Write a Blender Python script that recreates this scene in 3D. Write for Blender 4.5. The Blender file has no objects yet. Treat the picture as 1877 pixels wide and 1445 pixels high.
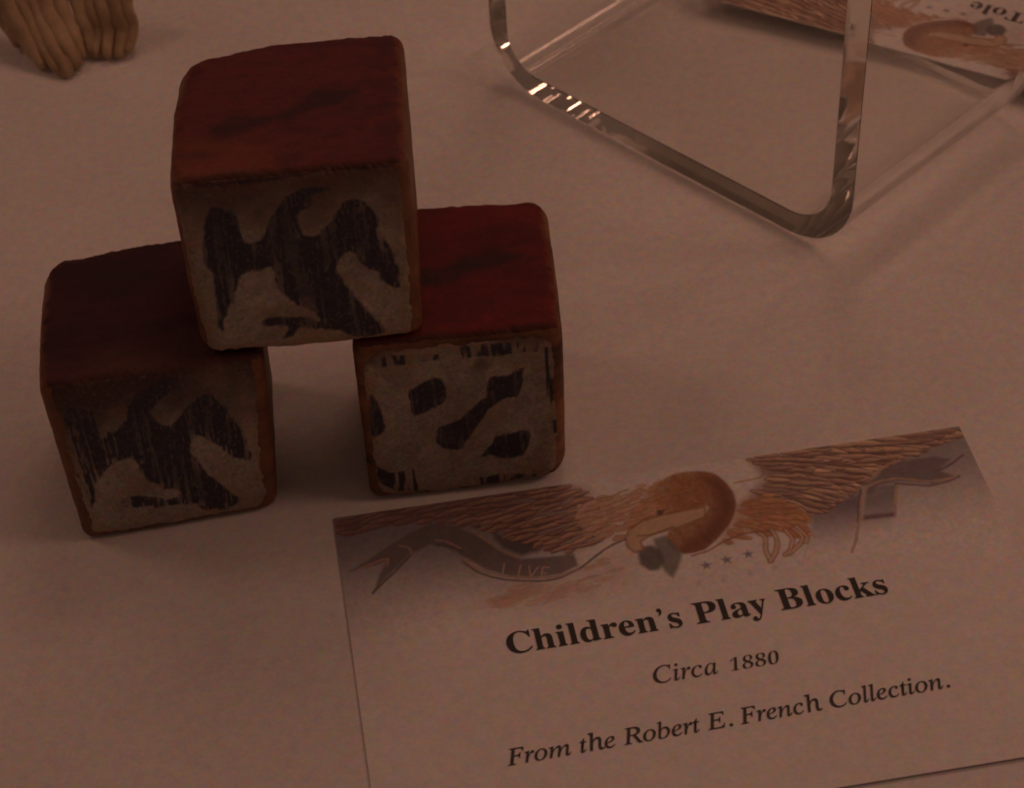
import bpy, math, random
import numpy as np
from mathutils import Vector, Matrix

S = 0.045                      # metres per scene unit (a block is one unit, about 4.5 cm)
random.seed(7)
scene = bpy.context.scene
col = scene.collection

CAM = {'f': 3675.411620541773,'C': [1.1791449740832718,-7.061902365740902,7.198458666277759],'E': [0.8188284255663886,0.040187405145579544,-0.17786240580423057]}
HX = {'left': {'BLt': [-0.005,1.006,1.017],'FLt': [-0.024,0.01,1.017],'FRt': [1.027,-0.009,1.017],'FLb': [0.007,-0.031,0.0],'FRb': [0.968,-0.007,0.0],'BRt': [1.045,0.987,1.017],'BLb': [-0.019,0.987,0.0],'BRb': [1.031,0.968,0.0]},'right': {'FLt': [1.43,-0.034,1.017],'FRt': [2.419,-0.109,1.017],'BRt': [2.537,0.923,1.017],'FLb': [1.426,-0.057,0.0],'FRb': [2.416,-0.131,0.0],'BLt': [1.548,0.998,1.017],'BLb': [1.545,0.976,0.0],'BRb': [2.534,0.901,0.0]},'top': {'BLt': [0.83,1.122,2.024],'FLt': [0.738,0.051,2.024],'FRt': [1.78,-0.026,2.024],'BRt': [1.896,1.018,2.024],'FLb': [0.739,0.017,1.017],'FRb': [1.77,-0.029,1.017],'BLb': [0.826,1.103,1.017],'BRb': [1.892,1.0,1.017]}}
ART = {'top_front': [('ink',[(0.154,0.852),(0.118,0.773),(0.09,0.646),(0.087,0.553),(0.112,0.509),(0.111,0.427),(0.106,0.288),(0.102,0.182),(0.125,0.183),(0.161,0.294),(0.197,0.373),(0.234,0.464),(0.28,0.499),(0.321,0.493),(0.373,0.499),(0.374,0.416),(0.408,0.342),(0.454,0.278),(0.514,0.24),(0.539,0.172),(0.488,0.198),(0.404,0.211),(0.32,0.224),(0.291,0.203),(0.303,0.169),(0.398,0.155),(0.375,0.095),(0.424,0.098),(0.46,0.136),(0.545,0.113),(0.629,0.085),(0.702,0.044),(0.779,0.039),(0.831,0.068),(0.769,0.187),(0.713,0.296),(0.668,0.402),(0.647,0.46),(0.679,0.518),(0.723,0.539),(0.76,0.472),(0.819,0.408),(0.851,0.34),(0.907,0.311),(0.921,0.408),(0.901,0.508),(0.871,0.601),(0.845,0.611),(0.846,0.731),(0.808,0.802),(0.758,0.828),(0.706,0.815),(0.67,0.767),(0.622,0.694),(0.566,0.655),(0.529,0.677),(0.519,0.747),(0.535,0.798),(0.572,0.812),(0.588,0.869),(0.656,0.886),(0.648,0.907),(0.577,0.916),(0.521,0.909),(0.455,0.859),(0.406,0.788),(0.367,0.714),(0.32,0.655),(0.289,0.659),(0.273,0.727),(0.258,0.807),(0.213,0.851)]),('gap',[(0.842,0.638),(0.875,0.61),(0.857,0.514),(0.841,0.557)]),('edge',[(0.098,1.011),(0.231,0.982),(0.351,0.999),(0.453,1.022),(0.573,1.023),(0.694,1.021),(0.835,1.014),(0.968,1.008),(0.966,0.986),(0.833,0.986),(0.691,0.994),(0.57,0.988),(0.488,0.976),(0.358,0.971),(0.228,0.964),(0.102,0.973)])],'left_front': [('ink',[(0.098,0.858),(0.058,0.65),(0.058,0.478),(0.064,0.356),(0.073,0.237),(0.098,0.246),(0.139,0.354),(0.199,0.446),(0.26,0.492),(0.303,0.497),(0.335,0.498),(0.353,0.412),(0.383,0.328),(0.454,0.28),(0.516,0.242),(0.5,0.209),(0.444,0.211),(0.36,0.252),(0.274,0.264),(0.224,0.232),(0.26,0.183),(0.37,0.172),(0.375,0.125),(0.413,0.153),(0.571,0.136),(0.635,0.09),(0.726,0.065),(0.807,0.107),(0.743,0.229),(0.675,0.339),(0.631,0.441),(0.61,0.498),(0.634,0.559),(0.668,0.566),(0.727,0.51),(0.796,0.42),(0.871,0.366),(0.893,0.43),(0.866,0.57),(0.82,0.665),(0.787,0.768),(0.74,0.824),(0.688,0.827),(0.629,0.771),(0.579,0.712),(0.532,0.672),(0.494,0.701),(0.471,0.76),(0.499,0.809),(0.537,0.855),(0.607,0.92),(0.575,0.977),(0.466,0.92),(0.371,0.833),(0.345,0.744),(0.294,0.685),(0.255,0.693),(0.223,0.741),(0.209,0.824)])],'right_front': [('ink',[(0.245,0.695),(0.274,0.726),(0.308,0.75),(0.4,0.772),(0.431,0.678),(0.416,0.61),(0.371,0.587),(0.266,0.544),(0.249,0.617)]),('ink',[(0.354,0.403),(0.374,0.458),(0.43,0.479),(0.497,0.513),(0.567,0.59),(0.612,0.626),(0.628,0.722),(0.661,0.746),(0.704,0.747),(0.758,0.761),(0.812,0.775),(0.774,0.612),(0.697,0.587),(0.629,0.532),(0.581,0.459),(0.521,0.365),(0.473,0.298),(0.407,0.303),(0.36,0.343)]),('ink',[(0.57,0.234),(0.63,0.336),(0.665,0.368),(0.819,0.372),(0.798,0.24),(0.746,0.209),(0.668,0.208),(0.614,0.235)]),('ink',[(0.06,0.691),(0.079,0.703),(0.104,0.622),(0.123,0.52),(0.107,0.464),(0.045,0.437),(0.045,0.587)]),('streak',[(0.13,0.916),(0.163,0.939),(0.409,0.911),(0.409,0.881),(0.242,0.872),(0.131,0.869)]),('streak',[(0.496,0.938),(0.507,0.946),(0.607,0.944),(0.872,0.938),(0.882,0.872),(0.667,0.866),(0.518,0.877)]),('streak',[(0.902,0.894),(0.961,0.886),(0.965,0.637),(0.929,0.528),(0.91,0.616)]),('streak',[(0.049,0.238),(0.112,0.192),(0.24,0.196),(0.247,0.044),(0.135,0.067),(0.051,0.132)]),('streak',[(0.529,0.096),(0.675,0.107),(0.842,0.076),(0.841,0.038),(0.672,0.031),(0.531,0.043)]),('streak',[(0.92,0.429),(0.964,0.43),(0.962,0.336),(0.923,0.341)])],'right_top': [('smudge',[(0.309,0.481),(0.451,0.493),(0.553,0.561),(0.687,0.592),(0.848,0.527),(0.724,0.471),(0.592,0.457),(0.501,0.389),(0.371,0.375),(0.306,0.385)])],'top_top': [('smudge',[(0.167,0.369),(0.256,0.425),(0.429,0.399),(0.552,0.505),(0.636,0.574),(0.792,0.541),(0.697,0.465),(0.573,0.43),(0.409,0.367),(0.288,0.298),(0.189,0.279)])]}
CARD = {'x': 1.2336531957714931,'y': -0.13027252054172755,'a': -0.013960569648813625,'w': 3.2099677575634824,'h': 2.0372003878036695}
CARD_ART = {'ribbon_left': [(0.037,0.375),(0.209,0.265),(0.354,0.177),(0.468,0.133),(0.572,0.165),(0.68,0.262),(0.782,0.382),(0.864,0.453),(0.983,0.466),(1.121,0.472),(1.127,0.553),(1.04,0.589),(0.908,0.587),(0.782,0.547),(0.686,0.482),(0.595,0.38),(0.501,0.292),(0.437,0.268),(0.336,0.32),(0.23,0.425),(0.133,0.536),(0.193,0.4),(0.222,0.333),(0.172,0.352)],'ribbon_left_light': [[(0.659,0.22),(0.715,0.298),(0.771,0.372),(0.84,0.437)],[(0.58,0.395),(0.648,0.47),(0.72,0.521),(0.831,0.571),(0.959,0.597),(1.066,0.594),(1.129,0.571)],[(0.479,0.25),(0.53,0.272),(0.589,0.328)],[(0.299,0.251),(0.341,0.277),(0.35,0.316)],[(0.077,0.369),(0.188,0.327),(0.233,0.328),(0.218,0.369)]],'ribbon_left_dark': [[(0.59,0.415),(0.645,0.491),(0.729,0.551),(0.853,0.597),(0.982,0.616),(1.094,0.589),(1.184,0.536),(1.278,0.468),(1.381,0.427)],[(0.133,0.529),(0.243,0.427),(0.35,0.316)],[(0.475,0.283),(0.552,0.309),(0.599,0.355)]],'head': [(1.586,0.145),(1.651,0.062),(1.755,0.036),(1.864,0.051),(1.933,0.112),(1.971,0.217),(1.963,0.318),(1.912,0.421),(1.822,0.513),(1.74,0.569),(1.662,0.582),(1.608,0.56),(1.577,0.481),(1.609,0.411),(1.709,0.379),(1.795,0.34),(1.824,0.29),(1.734,0.294),(1.616,0.307)],'head_dark': [(1.838,0.1),(1.931,0.12),(1.969,0.224),(1.963,0.318),(1.912,0.421),(1.822,0.513),(1.74,0.569),(1.662,0.582),(1.623,0.553),(1.705,0.489),(1.808,0.399),(1.878,0.282),(1.873,0.185)],'neck': [(1.231,0.149),(1.342,0.145),(1.432,0.114),(1.519,0.093),(1.651,0.062),(1.65,0.254),(1.547,0.346),(1.431,0.378),(1.342,0.415),(1.216,0.371),(1.201,0.238)],'beak': [[(1.382,0.46),(1.399,0.401),(1.447,0.37),(1.528,0.372),(1.653,0.36),(1.782,0.338)],[(1.382,0.46),(1.399,0.507),(1.452,0.511),(1.503,0.485),(1.611,0.426),(1.705,0.397)],[(1.445,0.418),(1.532,0.417),(1.632,0.393)]],'eye': [(1.578,0.269),(1.607,0.275),(1.599,0.311),(1.57,0.306)],'grey1': [(1.417,0.522),(1.449,0.485),(1.503,0.485),(1.54,0.528),(1.545,0.602),(1.506,0.658),(1.453,0.655),(1.411,0.603)],'grey2': [(1.511,0.45),(1.582,0.435),(1.62,0.508),(1.635,0.584),(1.597,0.666),(1.556,0.729),(1.523,0.676),(1.506,0.594)],'chest': [(1.957,0.298),(2.115,0.273),(2.227,0.372),(2.276,0.495),(2.247,0.581),(2.132,0.521),(2.024,0.517),(1.899,0.529),(1.826,0.55),(1.912,0.421)],'claws': [[(2.026,0.51),(2.048,0.552),(2.033,0.629),(2.038,0.702)],[(2.093,0.513),(2.101,0.588),(2.075,0.655),(2.034,0.708)],[(2.158,0.526),(2.175,0.585),(2.151,0.653),(2.116,0.682)],[(2.2,0.524),(2.226,0.577),(2.201,0.627),(2.138,0.679)],[(2.216,0.512),(2.247,0.581),(2.232,0.615)]],'shield': [[(1.674,0.599),(1.766,0.575),(1.886,0.526),(1.987,0.503),(2.078,0.521)],[(2.267,0.567),(2.233,0.651),(2.174,0.765)]],'stars': [(1.724,0.674),(1.829,0.659),(1.941,0.643)],'stars_faint': [(1.666,0.772),(1.79,0.783),(1.92,0.767),(2.047,0.75)],'ribbon_right': [(2.657,0.289),(2.746,0.217),(2.842,0.182),(3.014,0.182),(3.092,0.214),(3.011,0.28),(3.078,0.34),(2.953,0.369),(2.787,0.311),(2.686,0.322),(2.625,0.386),(2.606,0.355)],'right_light': [[(2.432,0.728),(2.499,0.596),(2.553,0.458),(2.598,0.365),(2.662,0.309),(2.78,0.291),(2.93,0.345),(3.078,0.34)],[(2.66,0.27),(2.75,0.203),(2.843,0.178)],[(2.775,0.34),(2.706,0.527)]],'right_dark': [[(2.514,0.543),(2.548,0.438),(2.593,0.333)],[(2.769,0.323),(2.921,0.374),(3.022,0.364),(3.092,0.34)],[(2.998,0.285),(3.072,0.257),(3.162,0.201)]],'panel': [(2.624,0.324),(2.78,0.325),(2.706,0.527),(2.637,0.679),(2.447,0.695),(2.54,0.512)],'panel_low': [(2.549,0.499),(2.714,0.51),(2.703,0.545),(2.538,0.537)],'blue': [(2.301,0.444),(2.363,0.381),(2.42,0.374),(2.593,0.352),(2.524,0.546),(2.422,0.744),(2.194,0.769),(2.262,0.584)],'neck_line': [[(1.99,0.163),(2.119,0.151),(2.153,0.107),(2.152,0.047),(2.113,0.011)],[(1.275,0.139),(1.373,0.129),(1.462,0.101)]],'letters': [(0.774,0.467),(1.011,0.544)],'lw': [[(1.255,0.379),(1.069,-0.019)],[(0.923,0.421),(0.062,0.136)]],'lwtip': [(0.957,0.384),(0.759,0.278),(0.702,0.21),(0.551,0.123),(0.344,0.043),(0.1,0.031),(0.02,0.022)],'lwbase': [(1.301,0.351),(1.272,0.29),(1.257,0.23),(1.228,0.167),(1.212,0.107),(1.194,0.057),(1.174,0.014)],'rwtip': [(2.381,0.396),(2.481,0.356),(2.567,0.301),(2.713,0.234),(2.845,0.171),(3.062,0.116),(3.153,0.055)],'rwbase': [(2.052,0.412),(2.088,0.325),(2.12,0.255),(2.144,0.183),(2.158,0.108),(2.16,0.049),(2.156,0.008)],'lowfeather': [(1.262,0.544),(1.402,0.519),(1.344,0.668),(1.063,0.752),(0.677,0.709),(0.849,0.621),(1.114,0.622)],'wingdark': [(0.762,0.26),(0.998,0.382),(0.949,0.427),(0.867,0.435),(0.797,0.377),(0.756,0.296)],'face': [(1.413,0.337),(1.471,0.255),(1.561,0.159),(1.647,0.081),(1.752,0.051),(1.86,0.182),(1.821,0.289),(1.686,0.337),(1.515,0.369)],'beakpoly': [(1.812,0.291),(1.625,0.302),(1.491,0.327),(1.411,0.37),(1.384,0.424),(1.383,0.478),(1.408,0.516),(1.457,0.512),(1.447,0.459),(1.497,0.428),(1.621,0.406),(1.796,0.359)],'lwdir': [[(1.064,0.011),(0.644,0.048)],[(1.154,0.266),(0.814,0.355)]],'rwdir': [[(2.327,0.004),(2.845,0.079)],[(2.139,0.201),(2.375,0.395)]],'lwpoly': [(0.004,0.012),(0.294,0.003),(0.652,-0.008),(1.178,-0.005),(1.263,0.059),(1.319,0.262),(1.32,0.392),(1.147,0.449),(1.016,0.429),(0.824,0.291),(0.653,0.171),(0.447,0.091),(0.204,0.079),(0.062,0.136)],'rwpoly': [(2.1,0.005),(2.329,-0.004),(2.756,-0.003),(3.158,-0.001),(3.153,0.055),(3.006,0.113),(2.853,0.145),(2.719,0.212),(2.593,0.306),(2.475,0.378),(2.35,0.428),(2.172,0.474),(2.055,0.505),(1.991,0.324),(2.131,0.161)],'text': {'title': [(0.711,1.029),(2.528,1.012)],'date': [(1.334,1.329),(1.923,1.323)],'credit': [(0.604,1.65),(2.628,1.608)]}}
RISER = {'lf': [2.659,3.518,0.0],'rf': [4.282,1.222,0.0],'depth': 1.7346779560326224}
CARD2 = {'TR': [4.057,3.786,0.209],'on_edge': [5.764,2.461,0.146]}
RIDGES = [[[-0.457,4.871,0.36],[-0.405,4.746,0.18],[-0.313,4.527,0.06]],[[-0.354,4.744,0.42],[-0.289,4.52,0.26],[-0.219,4.365,0.14],[-0.153,4.248,0.055]],[[-0.267,4.723,0.42],[-0.212,4.534,0.26],[-0.139,4.346,0.14],[-0.07,4.171,0.055]],[[-0.186,4.702,0.42],[-0.142,4.517,0.26],[-0.069,4.296,0.14],[-0.008,4.13,0.055]],[[-0.091,4.679,0.42],[-0.061,4.497,0.26],[0.008,4.31,0.14],[0.056,4.198,0.055]],[[-0.004,4.657,0.42],[0.026,4.476,0.26],[0.072,4.36,0.14],[0.096,4.291,0.055]],[[0.101,4.631,0.42],[0.132,4.483,0.26],[0.157,4.404,0.14],[0.154,4.329,0.055]],[[0.189,4.609,0.42],[0.215,4.463,0.26],[0.221,4.422,0.14],[0.188,4.301,0.055]],[[0.269,4.589,0.42],[0.285,4.445,0.26],[0.291,4.405,0.14],[0.257,4.265,0.055]],[[0.345,4.57,0.42],[0.355,4.428,0.26],[0.375,4.384,0.14],[0.331,4.26,0.055]],[[0.422,4.551,0.42],[0.426,4.444,0.26],[0.439,4.401,0.14],[0.399,4.282,0.055]]]


# ---------------------------------------------------------------- camera
cd = bpy.data.cameras.new('camera'); cam = bpy.data.objects.new('camera', cd); col.objects.link(cam)
cam.location = [v * S for v in CAM['C']]; cam.rotation_euler = CAM['E']
cd.sensor_width = 36; cd.lens = CAM['f'] / 1877 * 36
cd.clip_start = 0.02; cd.clip_end = 20
cd.dof.use_dof = True; cd.dof.focus_distance = 9.4 * S; cd.dof.aperture_fstop = 36
scene.camera = cam

# ---------------------------------------------------------------- world, lamps, exposure
w = bpy.data.worlds.new('World'); scene.world = w; w.use_nodes = True
bg = w.node_tree.nodes['Background']
bg.inputs[0].default_value = (1.0, 0.52, 0.37, 1); bg.inputs[1].default_value = 0.076

def lamp(name, loc, target, size, watts, color, shape='DISK'):
    l = bpy.data.lights.new(name, 'AREA'); l.shape = shape; l.size = size * S; l.energy = watts; l.color = color
    o = bpy.data.objects.new(name, l); col.objects.link(o)
    o.location = [v * S for v in loc]
    o.rotation_euler = (Vector(target) - Vector(loc)).to_track_quat('-Z', 'Y').to_euler()
    return o
WARM = (1.0, 0.496, 0.336)
lamp('case_lamp', (17.0, -3.5, 14.0), (1.5, 0.5, 0), 6.0, 0.72, WARM)
lamp('ceiling_lamp', (6.0, 12.0, 20.0), (2.5, 1.5, 0), 8.0, 0.66, WARM)
lamp('wall_lamp', (-10.0, 7.0, 16.0), (2.5, 1.5, 0), 5.0, 0.36, WARM)
def strip(name, phi, dist, length, width, watts):    # added narrow strips, placed and shaped to mirror as streaks in the riser bend
    n = np.array((0.829, 0.559, 0)); d = np.array((0.559, -0.829, 0)); P = np.array((3.1, 4.1, 0.3))
    q = P + dist * (0.578 * n + 0.816 * (math.cos(phi) * d + math.sin(phi) * np.array((0, 0, 1))))
    o = lamp(name, tuple(q), (2.6, 1.5, 0), length, watts, WARM, 'RECTANGLE'); o.data.size_y = width * S
    z = (q - np.array((2.6, 1.5, 0))); z /= np.linalg.norm(z); x = n - n.dot(z) * z; x /= np.linalg.norm(x); y = np.cross(z, x)
    o.rotation_euler = Matrix(((x[0], y[0], z[0]), (x[1], y[1], z[1]), (x[2], y[2], z[2]))).to_euler()
strip('added_streak_strip', math.radians(58), 21, 6.0, 0.60, 0.20)
strip('added_streak_strip', math.radians(86), 21, 6.0, 0.30, 0.09)
vs = scene.view_settings
vs.view_transform = 'Standard'; vs.look = 'None'; vs.gamma = 1; vs.use_curve_mapping = False; vs.exposure = 0
cy = scene.cycles
cy.max_bounces = 48; cy.transmission_bounces = 40; cy.glossy_bounces = 40; cy.diffuse_bounces = 4; cy.transparent_max_bounces = 8
cy.caustics_reflective = True; cy.caustics_refractive = True; cy.sample_clamp_indirect = 0
cy.filter_width = 1.8; cy.blur_glossy = 0.0

# ---------------------------------------------------------------- helpers
def tag(o, label=None, cat=None, group=None, kind=None):
    if label: o['label'] = label
    if cat: o['category'] = cat
    if group: o['group'] = group
    if kind: o['kind'] = kind
    return o

def empty(name, loc=(0, 0, 0), rz=0.0):
    o = bpy.data.objects.new(name, None); col.objects.link(o); o.empty_display_size = 0.01
    o.location = [v * S for v in loc]; o.rotation_euler = (0, 0, rz)
    return o

def link(name, me, parent=None, mat=None):
    o = bpy.data.objects.new(name, me); col.objects.link(o)
    if mat is not None and not me.materials: me.materials.append(mat)
    if parent is not None: o.parent = parent
    return o

def mesh_np(name, verts, faces, smooth=True, color=None):
    me = bpy.data.meshes.new(name)
    verts = np.asarray(verts, dtype=np.float32) * S
    faces = np.asarray(faces, dtype=np.int32)
    k = faces.shape[1]
    me.vertices.add(len(verts)); me.vertices.foreach_set('co', verts.ravel())
    me.loops.add(faces.size); me.loops.foreach_set('vertex_index', faces.ravel())
    me.polygons.add(len(faces)); me.polygons.foreach_set('loop_start', np.arange(0, faces.size, k, dtype=np.int32))
    me.polygons.foreach_set('loop_total', np.full(len(faces), k, dtype=np.int32))
    me.update(calc_edges=True); me.validate()
    me.polygons.foreach_set('use_smooth', np.full(len(me.polygons), smooth))
    if color is not None:
        ca = me.color_attributes.new('Ink', 'FLOAT_COLOR', 'POINT')
        c = np.ones((len(verts), 4), dtype=np.float32); c[:, :3] = color
        ca.data.foreach_set('color', c.ravel())
    return me

def grid_faces(nx, ny, keep=None):
    i = np.arange(nx - 1); j = np.arange(ny - 1)
    I, J = np.meshgrid(i, j)
    a = (J * nx + I).ravel()
    f = np.stack([a, a + 1, a + 1 + nx, a + nx], 1)
    if keep is not None:
        f = f[keep.ravel()[f].all(axis=1)]
    return f

def compact(verts, faces, color=None):
    used = np.unique(faces); m = np.full(len(verts), -1, dtype=np.int64); m[used] = np.arange(len(used))
    return verts[used], m[faces], (None if color is None else color[used])

_lat = {}
def vnoise(x, y, seed=0):
    if seed not in _lat: _lat[seed] = np.random.RandomState(seed + 11).rand(256, 256)
    L = _lat[seed]
    xi = np.floor(x).astype(int); yi = np.floor(y).astype(int); fx = x - xi; fy = y - yi
    fx = fx * fx * (3 - 2 * fx); fy = fy * fy * (3 - 2 * fy)
    a = L[yi % 256, xi % 256]; b = L[yi % 256, (xi + 1) % 256]; c = L[(yi + 1) % 256, xi % 256]; d = L[(yi + 1) % 256, (xi + 1) % 256]
    return (a * (1 - fx) + b * fx) * (1 - fy) + (c * (1 - fx) + d * fx) * fy
def fbm(x, y, seed=0, o=4):
    r = 0; s = 0; a = 1.0
    for k in range(o):
        r = r + a * vnoise(x * 2 ** k, y * 2 ** k, seed + k); s += a; a *= 0.55
    return r / s
def sstep(x, a, b):
    t = np.clip((x - a) / (b - a), 0, 1); return t * t * (3 - 2 * t)
def seg_d(X, Y, a, b):
    dx, dy = b[0] - a[0], b[1] - a[1]; L = dx * dx + dy * dy + 1e-12
    t = np.clip(((X - a[0]) * dx + (Y - a[1]) * dy) / L, 0, 1)
    return np.hypot(X - a[0] - t * dx, Y - a[1] - t * dy), t
def line_d(X, Y, pts):
    d = None
    for a, b in zip(pts[:-1], pts[1:]):
        q, _ = seg_d(X, Y, a, b); d = q if d is None else np.minimum(d, q)
    return d
def poly_sd(X, Y, pts):                      # negative inside
    d = line_d(X, Y, list(pts) + [pts[0]])
    ins = np.zeros(X.shape, bool)
    n = len(pts)
    for i in range(n):
        x1, y1 = pts[i]; x2, y2 = pts[(i + 1) % n]
        if y1 == y2: continue
        c = ((y1 > Y) != (y2 > Y)) & (X < (x2 - x1) * (Y - y1) / (y2 - y1) + x1)
        ins ^= c
    return np.where(ins, -d, d)
def smooth_line(pts, n=6):                   # Catmull-Rom through the points
    P = [np.array(p, float) for p in pts]; P = [2 * P[0] - P[1]] + P + [2 * P[-1] - P[-2]]
    out = []
    for i in range(1, len(P) - 2):
        for k in range(n):
            t = k / n
            out.append(0.5 * (2 * P[i] + (P[i + 1] - P[i - 1]) * t + (2 * P[i - 1] - 5 * P[i] + 4 * P[i + 1] - P[i + 2]) * t * t
                       + (3 * P[i] - P[i - 1] - 3 * P[i + 1] + P[i + 2]) * t ** 3))
    out.append(P[-2]); return out
def closed(P, n=4): return [tuple(q) for q in smooth_line(list(P[-2:]) + list(P) + list(P[:2]), n)][2 * n:-n - 1]
def blend(C, col_, a):
    a = np.clip(a, 0, 1)[..., None]; return C * (1 - a) + np.array(col_) * a

# ---------------------------------------------------------------- materials
def new_mat(name):
    m = bpy.data.materials.new(name); m.use_nodes = True
    nt = m.node_tree; return m, nt, nt.nodes['Principled BSDF']
def noise_node(nt, scale, detail=4, rough=0.6, stretch=None):
    tc = nt.nodes.new('ShaderNodeTexCoord'); n = nt.nodes.new('ShaderNodeTexNoise')
    n.inputs['Scale'].default_value = scale; n.inputs['Detail'].default_value = detail; n.inputs['Roughness'].default_value = rough
    if stretch:
        mp = nt.nodes.new('ShaderNodeMapping'); mp.inputs['Scale'].default_value = stretch
        nt.links.new(tc.outputs['Object'], mp.inputs['Vector']); nt.links.new(mp.outputs['Vector'], n.inputs['Vector'])
    else: nt.links.new(tc.outputs['Object'], n.inputs['Vector'])
    return n
def bump(nt, src, strength, dist, bsdf):
    b = nt.nodes.new('ShaderNodeBump'); b.inputs['Strength'].default_value = strength; b.inputs['Distance'].default_value = dist
    nt.links.new(src, b.inputs['Height']); nt.links.new(b.outputs['Normal'], bsdf.inputs['Normal'])
def ramp(nt, src, stops):
    r = nt.nodes.new('ShaderNodeValToRGB'); e = r.color_ramp.elements
    while len(e) < len(stops): e.new(0.5)
    for q, (pos, c) in zip(e, stops): q.position = pos; q.color = (*c, 1)
    nt.links.new(src, r.inputs['Fac']); return r

def mat_noise(name, c0, c1, scale, rough=0.7, bscale=None, bstr=0.2, bdist=0.0003, stretch=None, lo=0.3, hi=0.7, spec=0.5):
    m, nt, b = new_mat(name)
    n = noise_node(nt, scale, stretch=stretch); r = ramp(nt, n.outputs['Fac'], [(lo, c0), (hi, c1)])
    nt.links.new(r.outputs['Color'], b.inputs['Base Color']); b.inputs['Roughness'].default_value = rough
    b.inputs['Specular IOR Level'].default_value = spec
    n2 = noise_node(nt, bscale or scale * 4, 6, 0.7, stretch); bump(nt, n2.outputs['Fac'], bstr, bdist, b)
    return m
def fibre(m, scale, amt):     # tiny warm and cool fibres in cloth and paper
    nt = m.node_tree; b = nt.nodes['Principled BSDF']; src = b.inputs['Base Color'].links[0].from_socket
    n = noise_node(nt, scale, 2, 0.6); n2 = noise_node(nt, scale * 0.37, 2, 0.6)
    mx = nt.nodes.new('ShaderNodeMix'); mx.data_type = 'RGBA'; mx.inputs['Factor'].default_value = 0.5
    nt.links.new(n.outputs['Color'], mx.inputs['A']); nt.links.new(n2.outputs['Color'], mx.inputs['B'])
    sc = nt.nodes.new('ShaderNodeVectorMath'); sc.operation = 'MULTIPLY_ADD'
    nt.links.new(mx.outputs['Result'], sc.inputs[0]); sc.inputs[1].default_value = (amt, amt * 0.8, amt * 1.3); sc.inputs[2].default_value = (1 - amt / 2, 1 - amt * 0.4, 1 - amt * 0.65)
    mu = nt.nodes.new('ShaderNodeMix'); mu.data_type = 'RGBA'; mu.blend_type = 'MULTIPLY'; mu.inputs['Factor'].default_value = 1
    nt.links.new(src, mu.inputs['A']); nt.links.new(sc.outputs[0], mu.inputs['B']); nt.links.new(mu.outputs['Result'], b.inputs['Base Color'])
def mat_print(name, rough, spec, bscale, bstr, bdist, lo=0.82):   # flat print stored on the surface, with paper/wood tooth
    m, nt, b = new_mat(name)
    a = nt.nodes.new('ShaderNodeAttribute'); a.attribute_name = 'Ink'
    n = noise_node(nt, bscale, 6, 0.75)
    r = ramp(nt, n.outputs['Fac'], [(0.25, (lo,) * 3), (0.75, (2 - lo,) * 3)])
    mx = nt.nodes.new('ShaderNodeMix'); mx.data_type = 'RGBA'; mx.blend_type = 'MULTIPLY'; mx.inputs['Factor'].default_value = 1.0
    nt.links.new(a.outputs['Color'], mx.inputs['A']); nt.links.new(r.outputs['Color'], mx.inputs['B'])
    nt.links.new(mx.outputs['Result'], b.inputs['Base Color'])
    b.inputs['Roughness'].default_value = rough; b.inputs['Specular IOR Level'].default_value = spec
    bump(nt, n.outputs['Fac'], bstr, bdist, b); return m

M_table = mat_noise('white_case_cloth', (0.72, 0.71, 0.70), (0.80, 0.79, 0.78), 16, 0.75, bscale=2600, bstr=0.25, bdist=0.00015, spec=0.25)
M_wood = mat_noise('aged_orange_wood', (0.11, 0.046, 0.026), (0.22, 0.098, 0.048), 60, 0.55, bscale=500, bstr=0.35, bdist=0.0004, stretch=(0.35, 1.0, 2.6), spec=0.35)
M_dirty = mat_noise('grimy_dark_wood', (0.07, 0.033, 0.024), (0.28, 0.125, 0.055), 45, 0.6, bscale=500, bstr=0.35, bdist=0.0004, stretch=(0.35, 1.0, 2.6), lo=0.36, hi=0.62, spec=0.3)
M_paint = mat_print('worn_block_print', 0.62, 0.3, 900, 0.35, 0.00025)
M_card = mat_noise('white_card_stock', (0.78, 0.77, 0.76), (0.82, 0.81, 0.80), 30, 0.6, bscale=3000, bstr=0.1, bdist=0.00005, spec=0.3)
M_banner = mat_print('printed_card_banner', 0.55, 0.3, 2600, 0.08, 0.00003, 0.98)
M_ink = mat_noise('black_toner', (0.006, 0.005, 0.006), (0.018, 0.015, 0.017), 900, 0.5)
M_ink2 = mat_noise('thin_black_toner', (0.022, 0.019, 0.023), (0.05, 0.044, 0.048), 1400, 0.5)
M_carve = mat_noise('tan_carved_wood', (0.27, 0.18, 0.10), (0.54, 0.41, 0.26), 90, 0.55, bscale=420, bstr=0.5, bdist=0.0006, stretch=(1, 1, 0.35), spec=0.4)
fibre(M_table, 1100, 0.85); fibre(M_card, 1100, 0.8); fibre(M_banner, 1100, 0.85); fibre(M_paint, 1100, 1.2); fibre(M_wood, 1500, 0.8); fibre(M_dirty, 1500, 0.8); fibre(M_carve, 1500, 0.7)
m, nt, b = new_mat('clear_acrylic'); M_acr = m
b.inputs['Base Color'].default_value = (0.99, 0.985, 0.965, 1); b.inputs['Transmission Weight'].default_value = 1
b.inputs['IOR'].default_value = 1.49; b.inputs['Roughness'].default_value = 0.0

m, nt, b = new_mat('machined_acrylic_edge'); M_edge = m
b.inputs['Base Color'].default_value = (0.93, 0.91, 0.84, 1); b.inputs['Transmission Weight'].default_value = 0.93
b.inputs['IOR'].default_value = 1.49; b.inputs['Roughness'].default_value = 0.05
_n = noise_node(nt, 700, 3, 0.6); bump(nt, _n.outputs['Fac'], 0.15, 0.0001, b)

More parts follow.
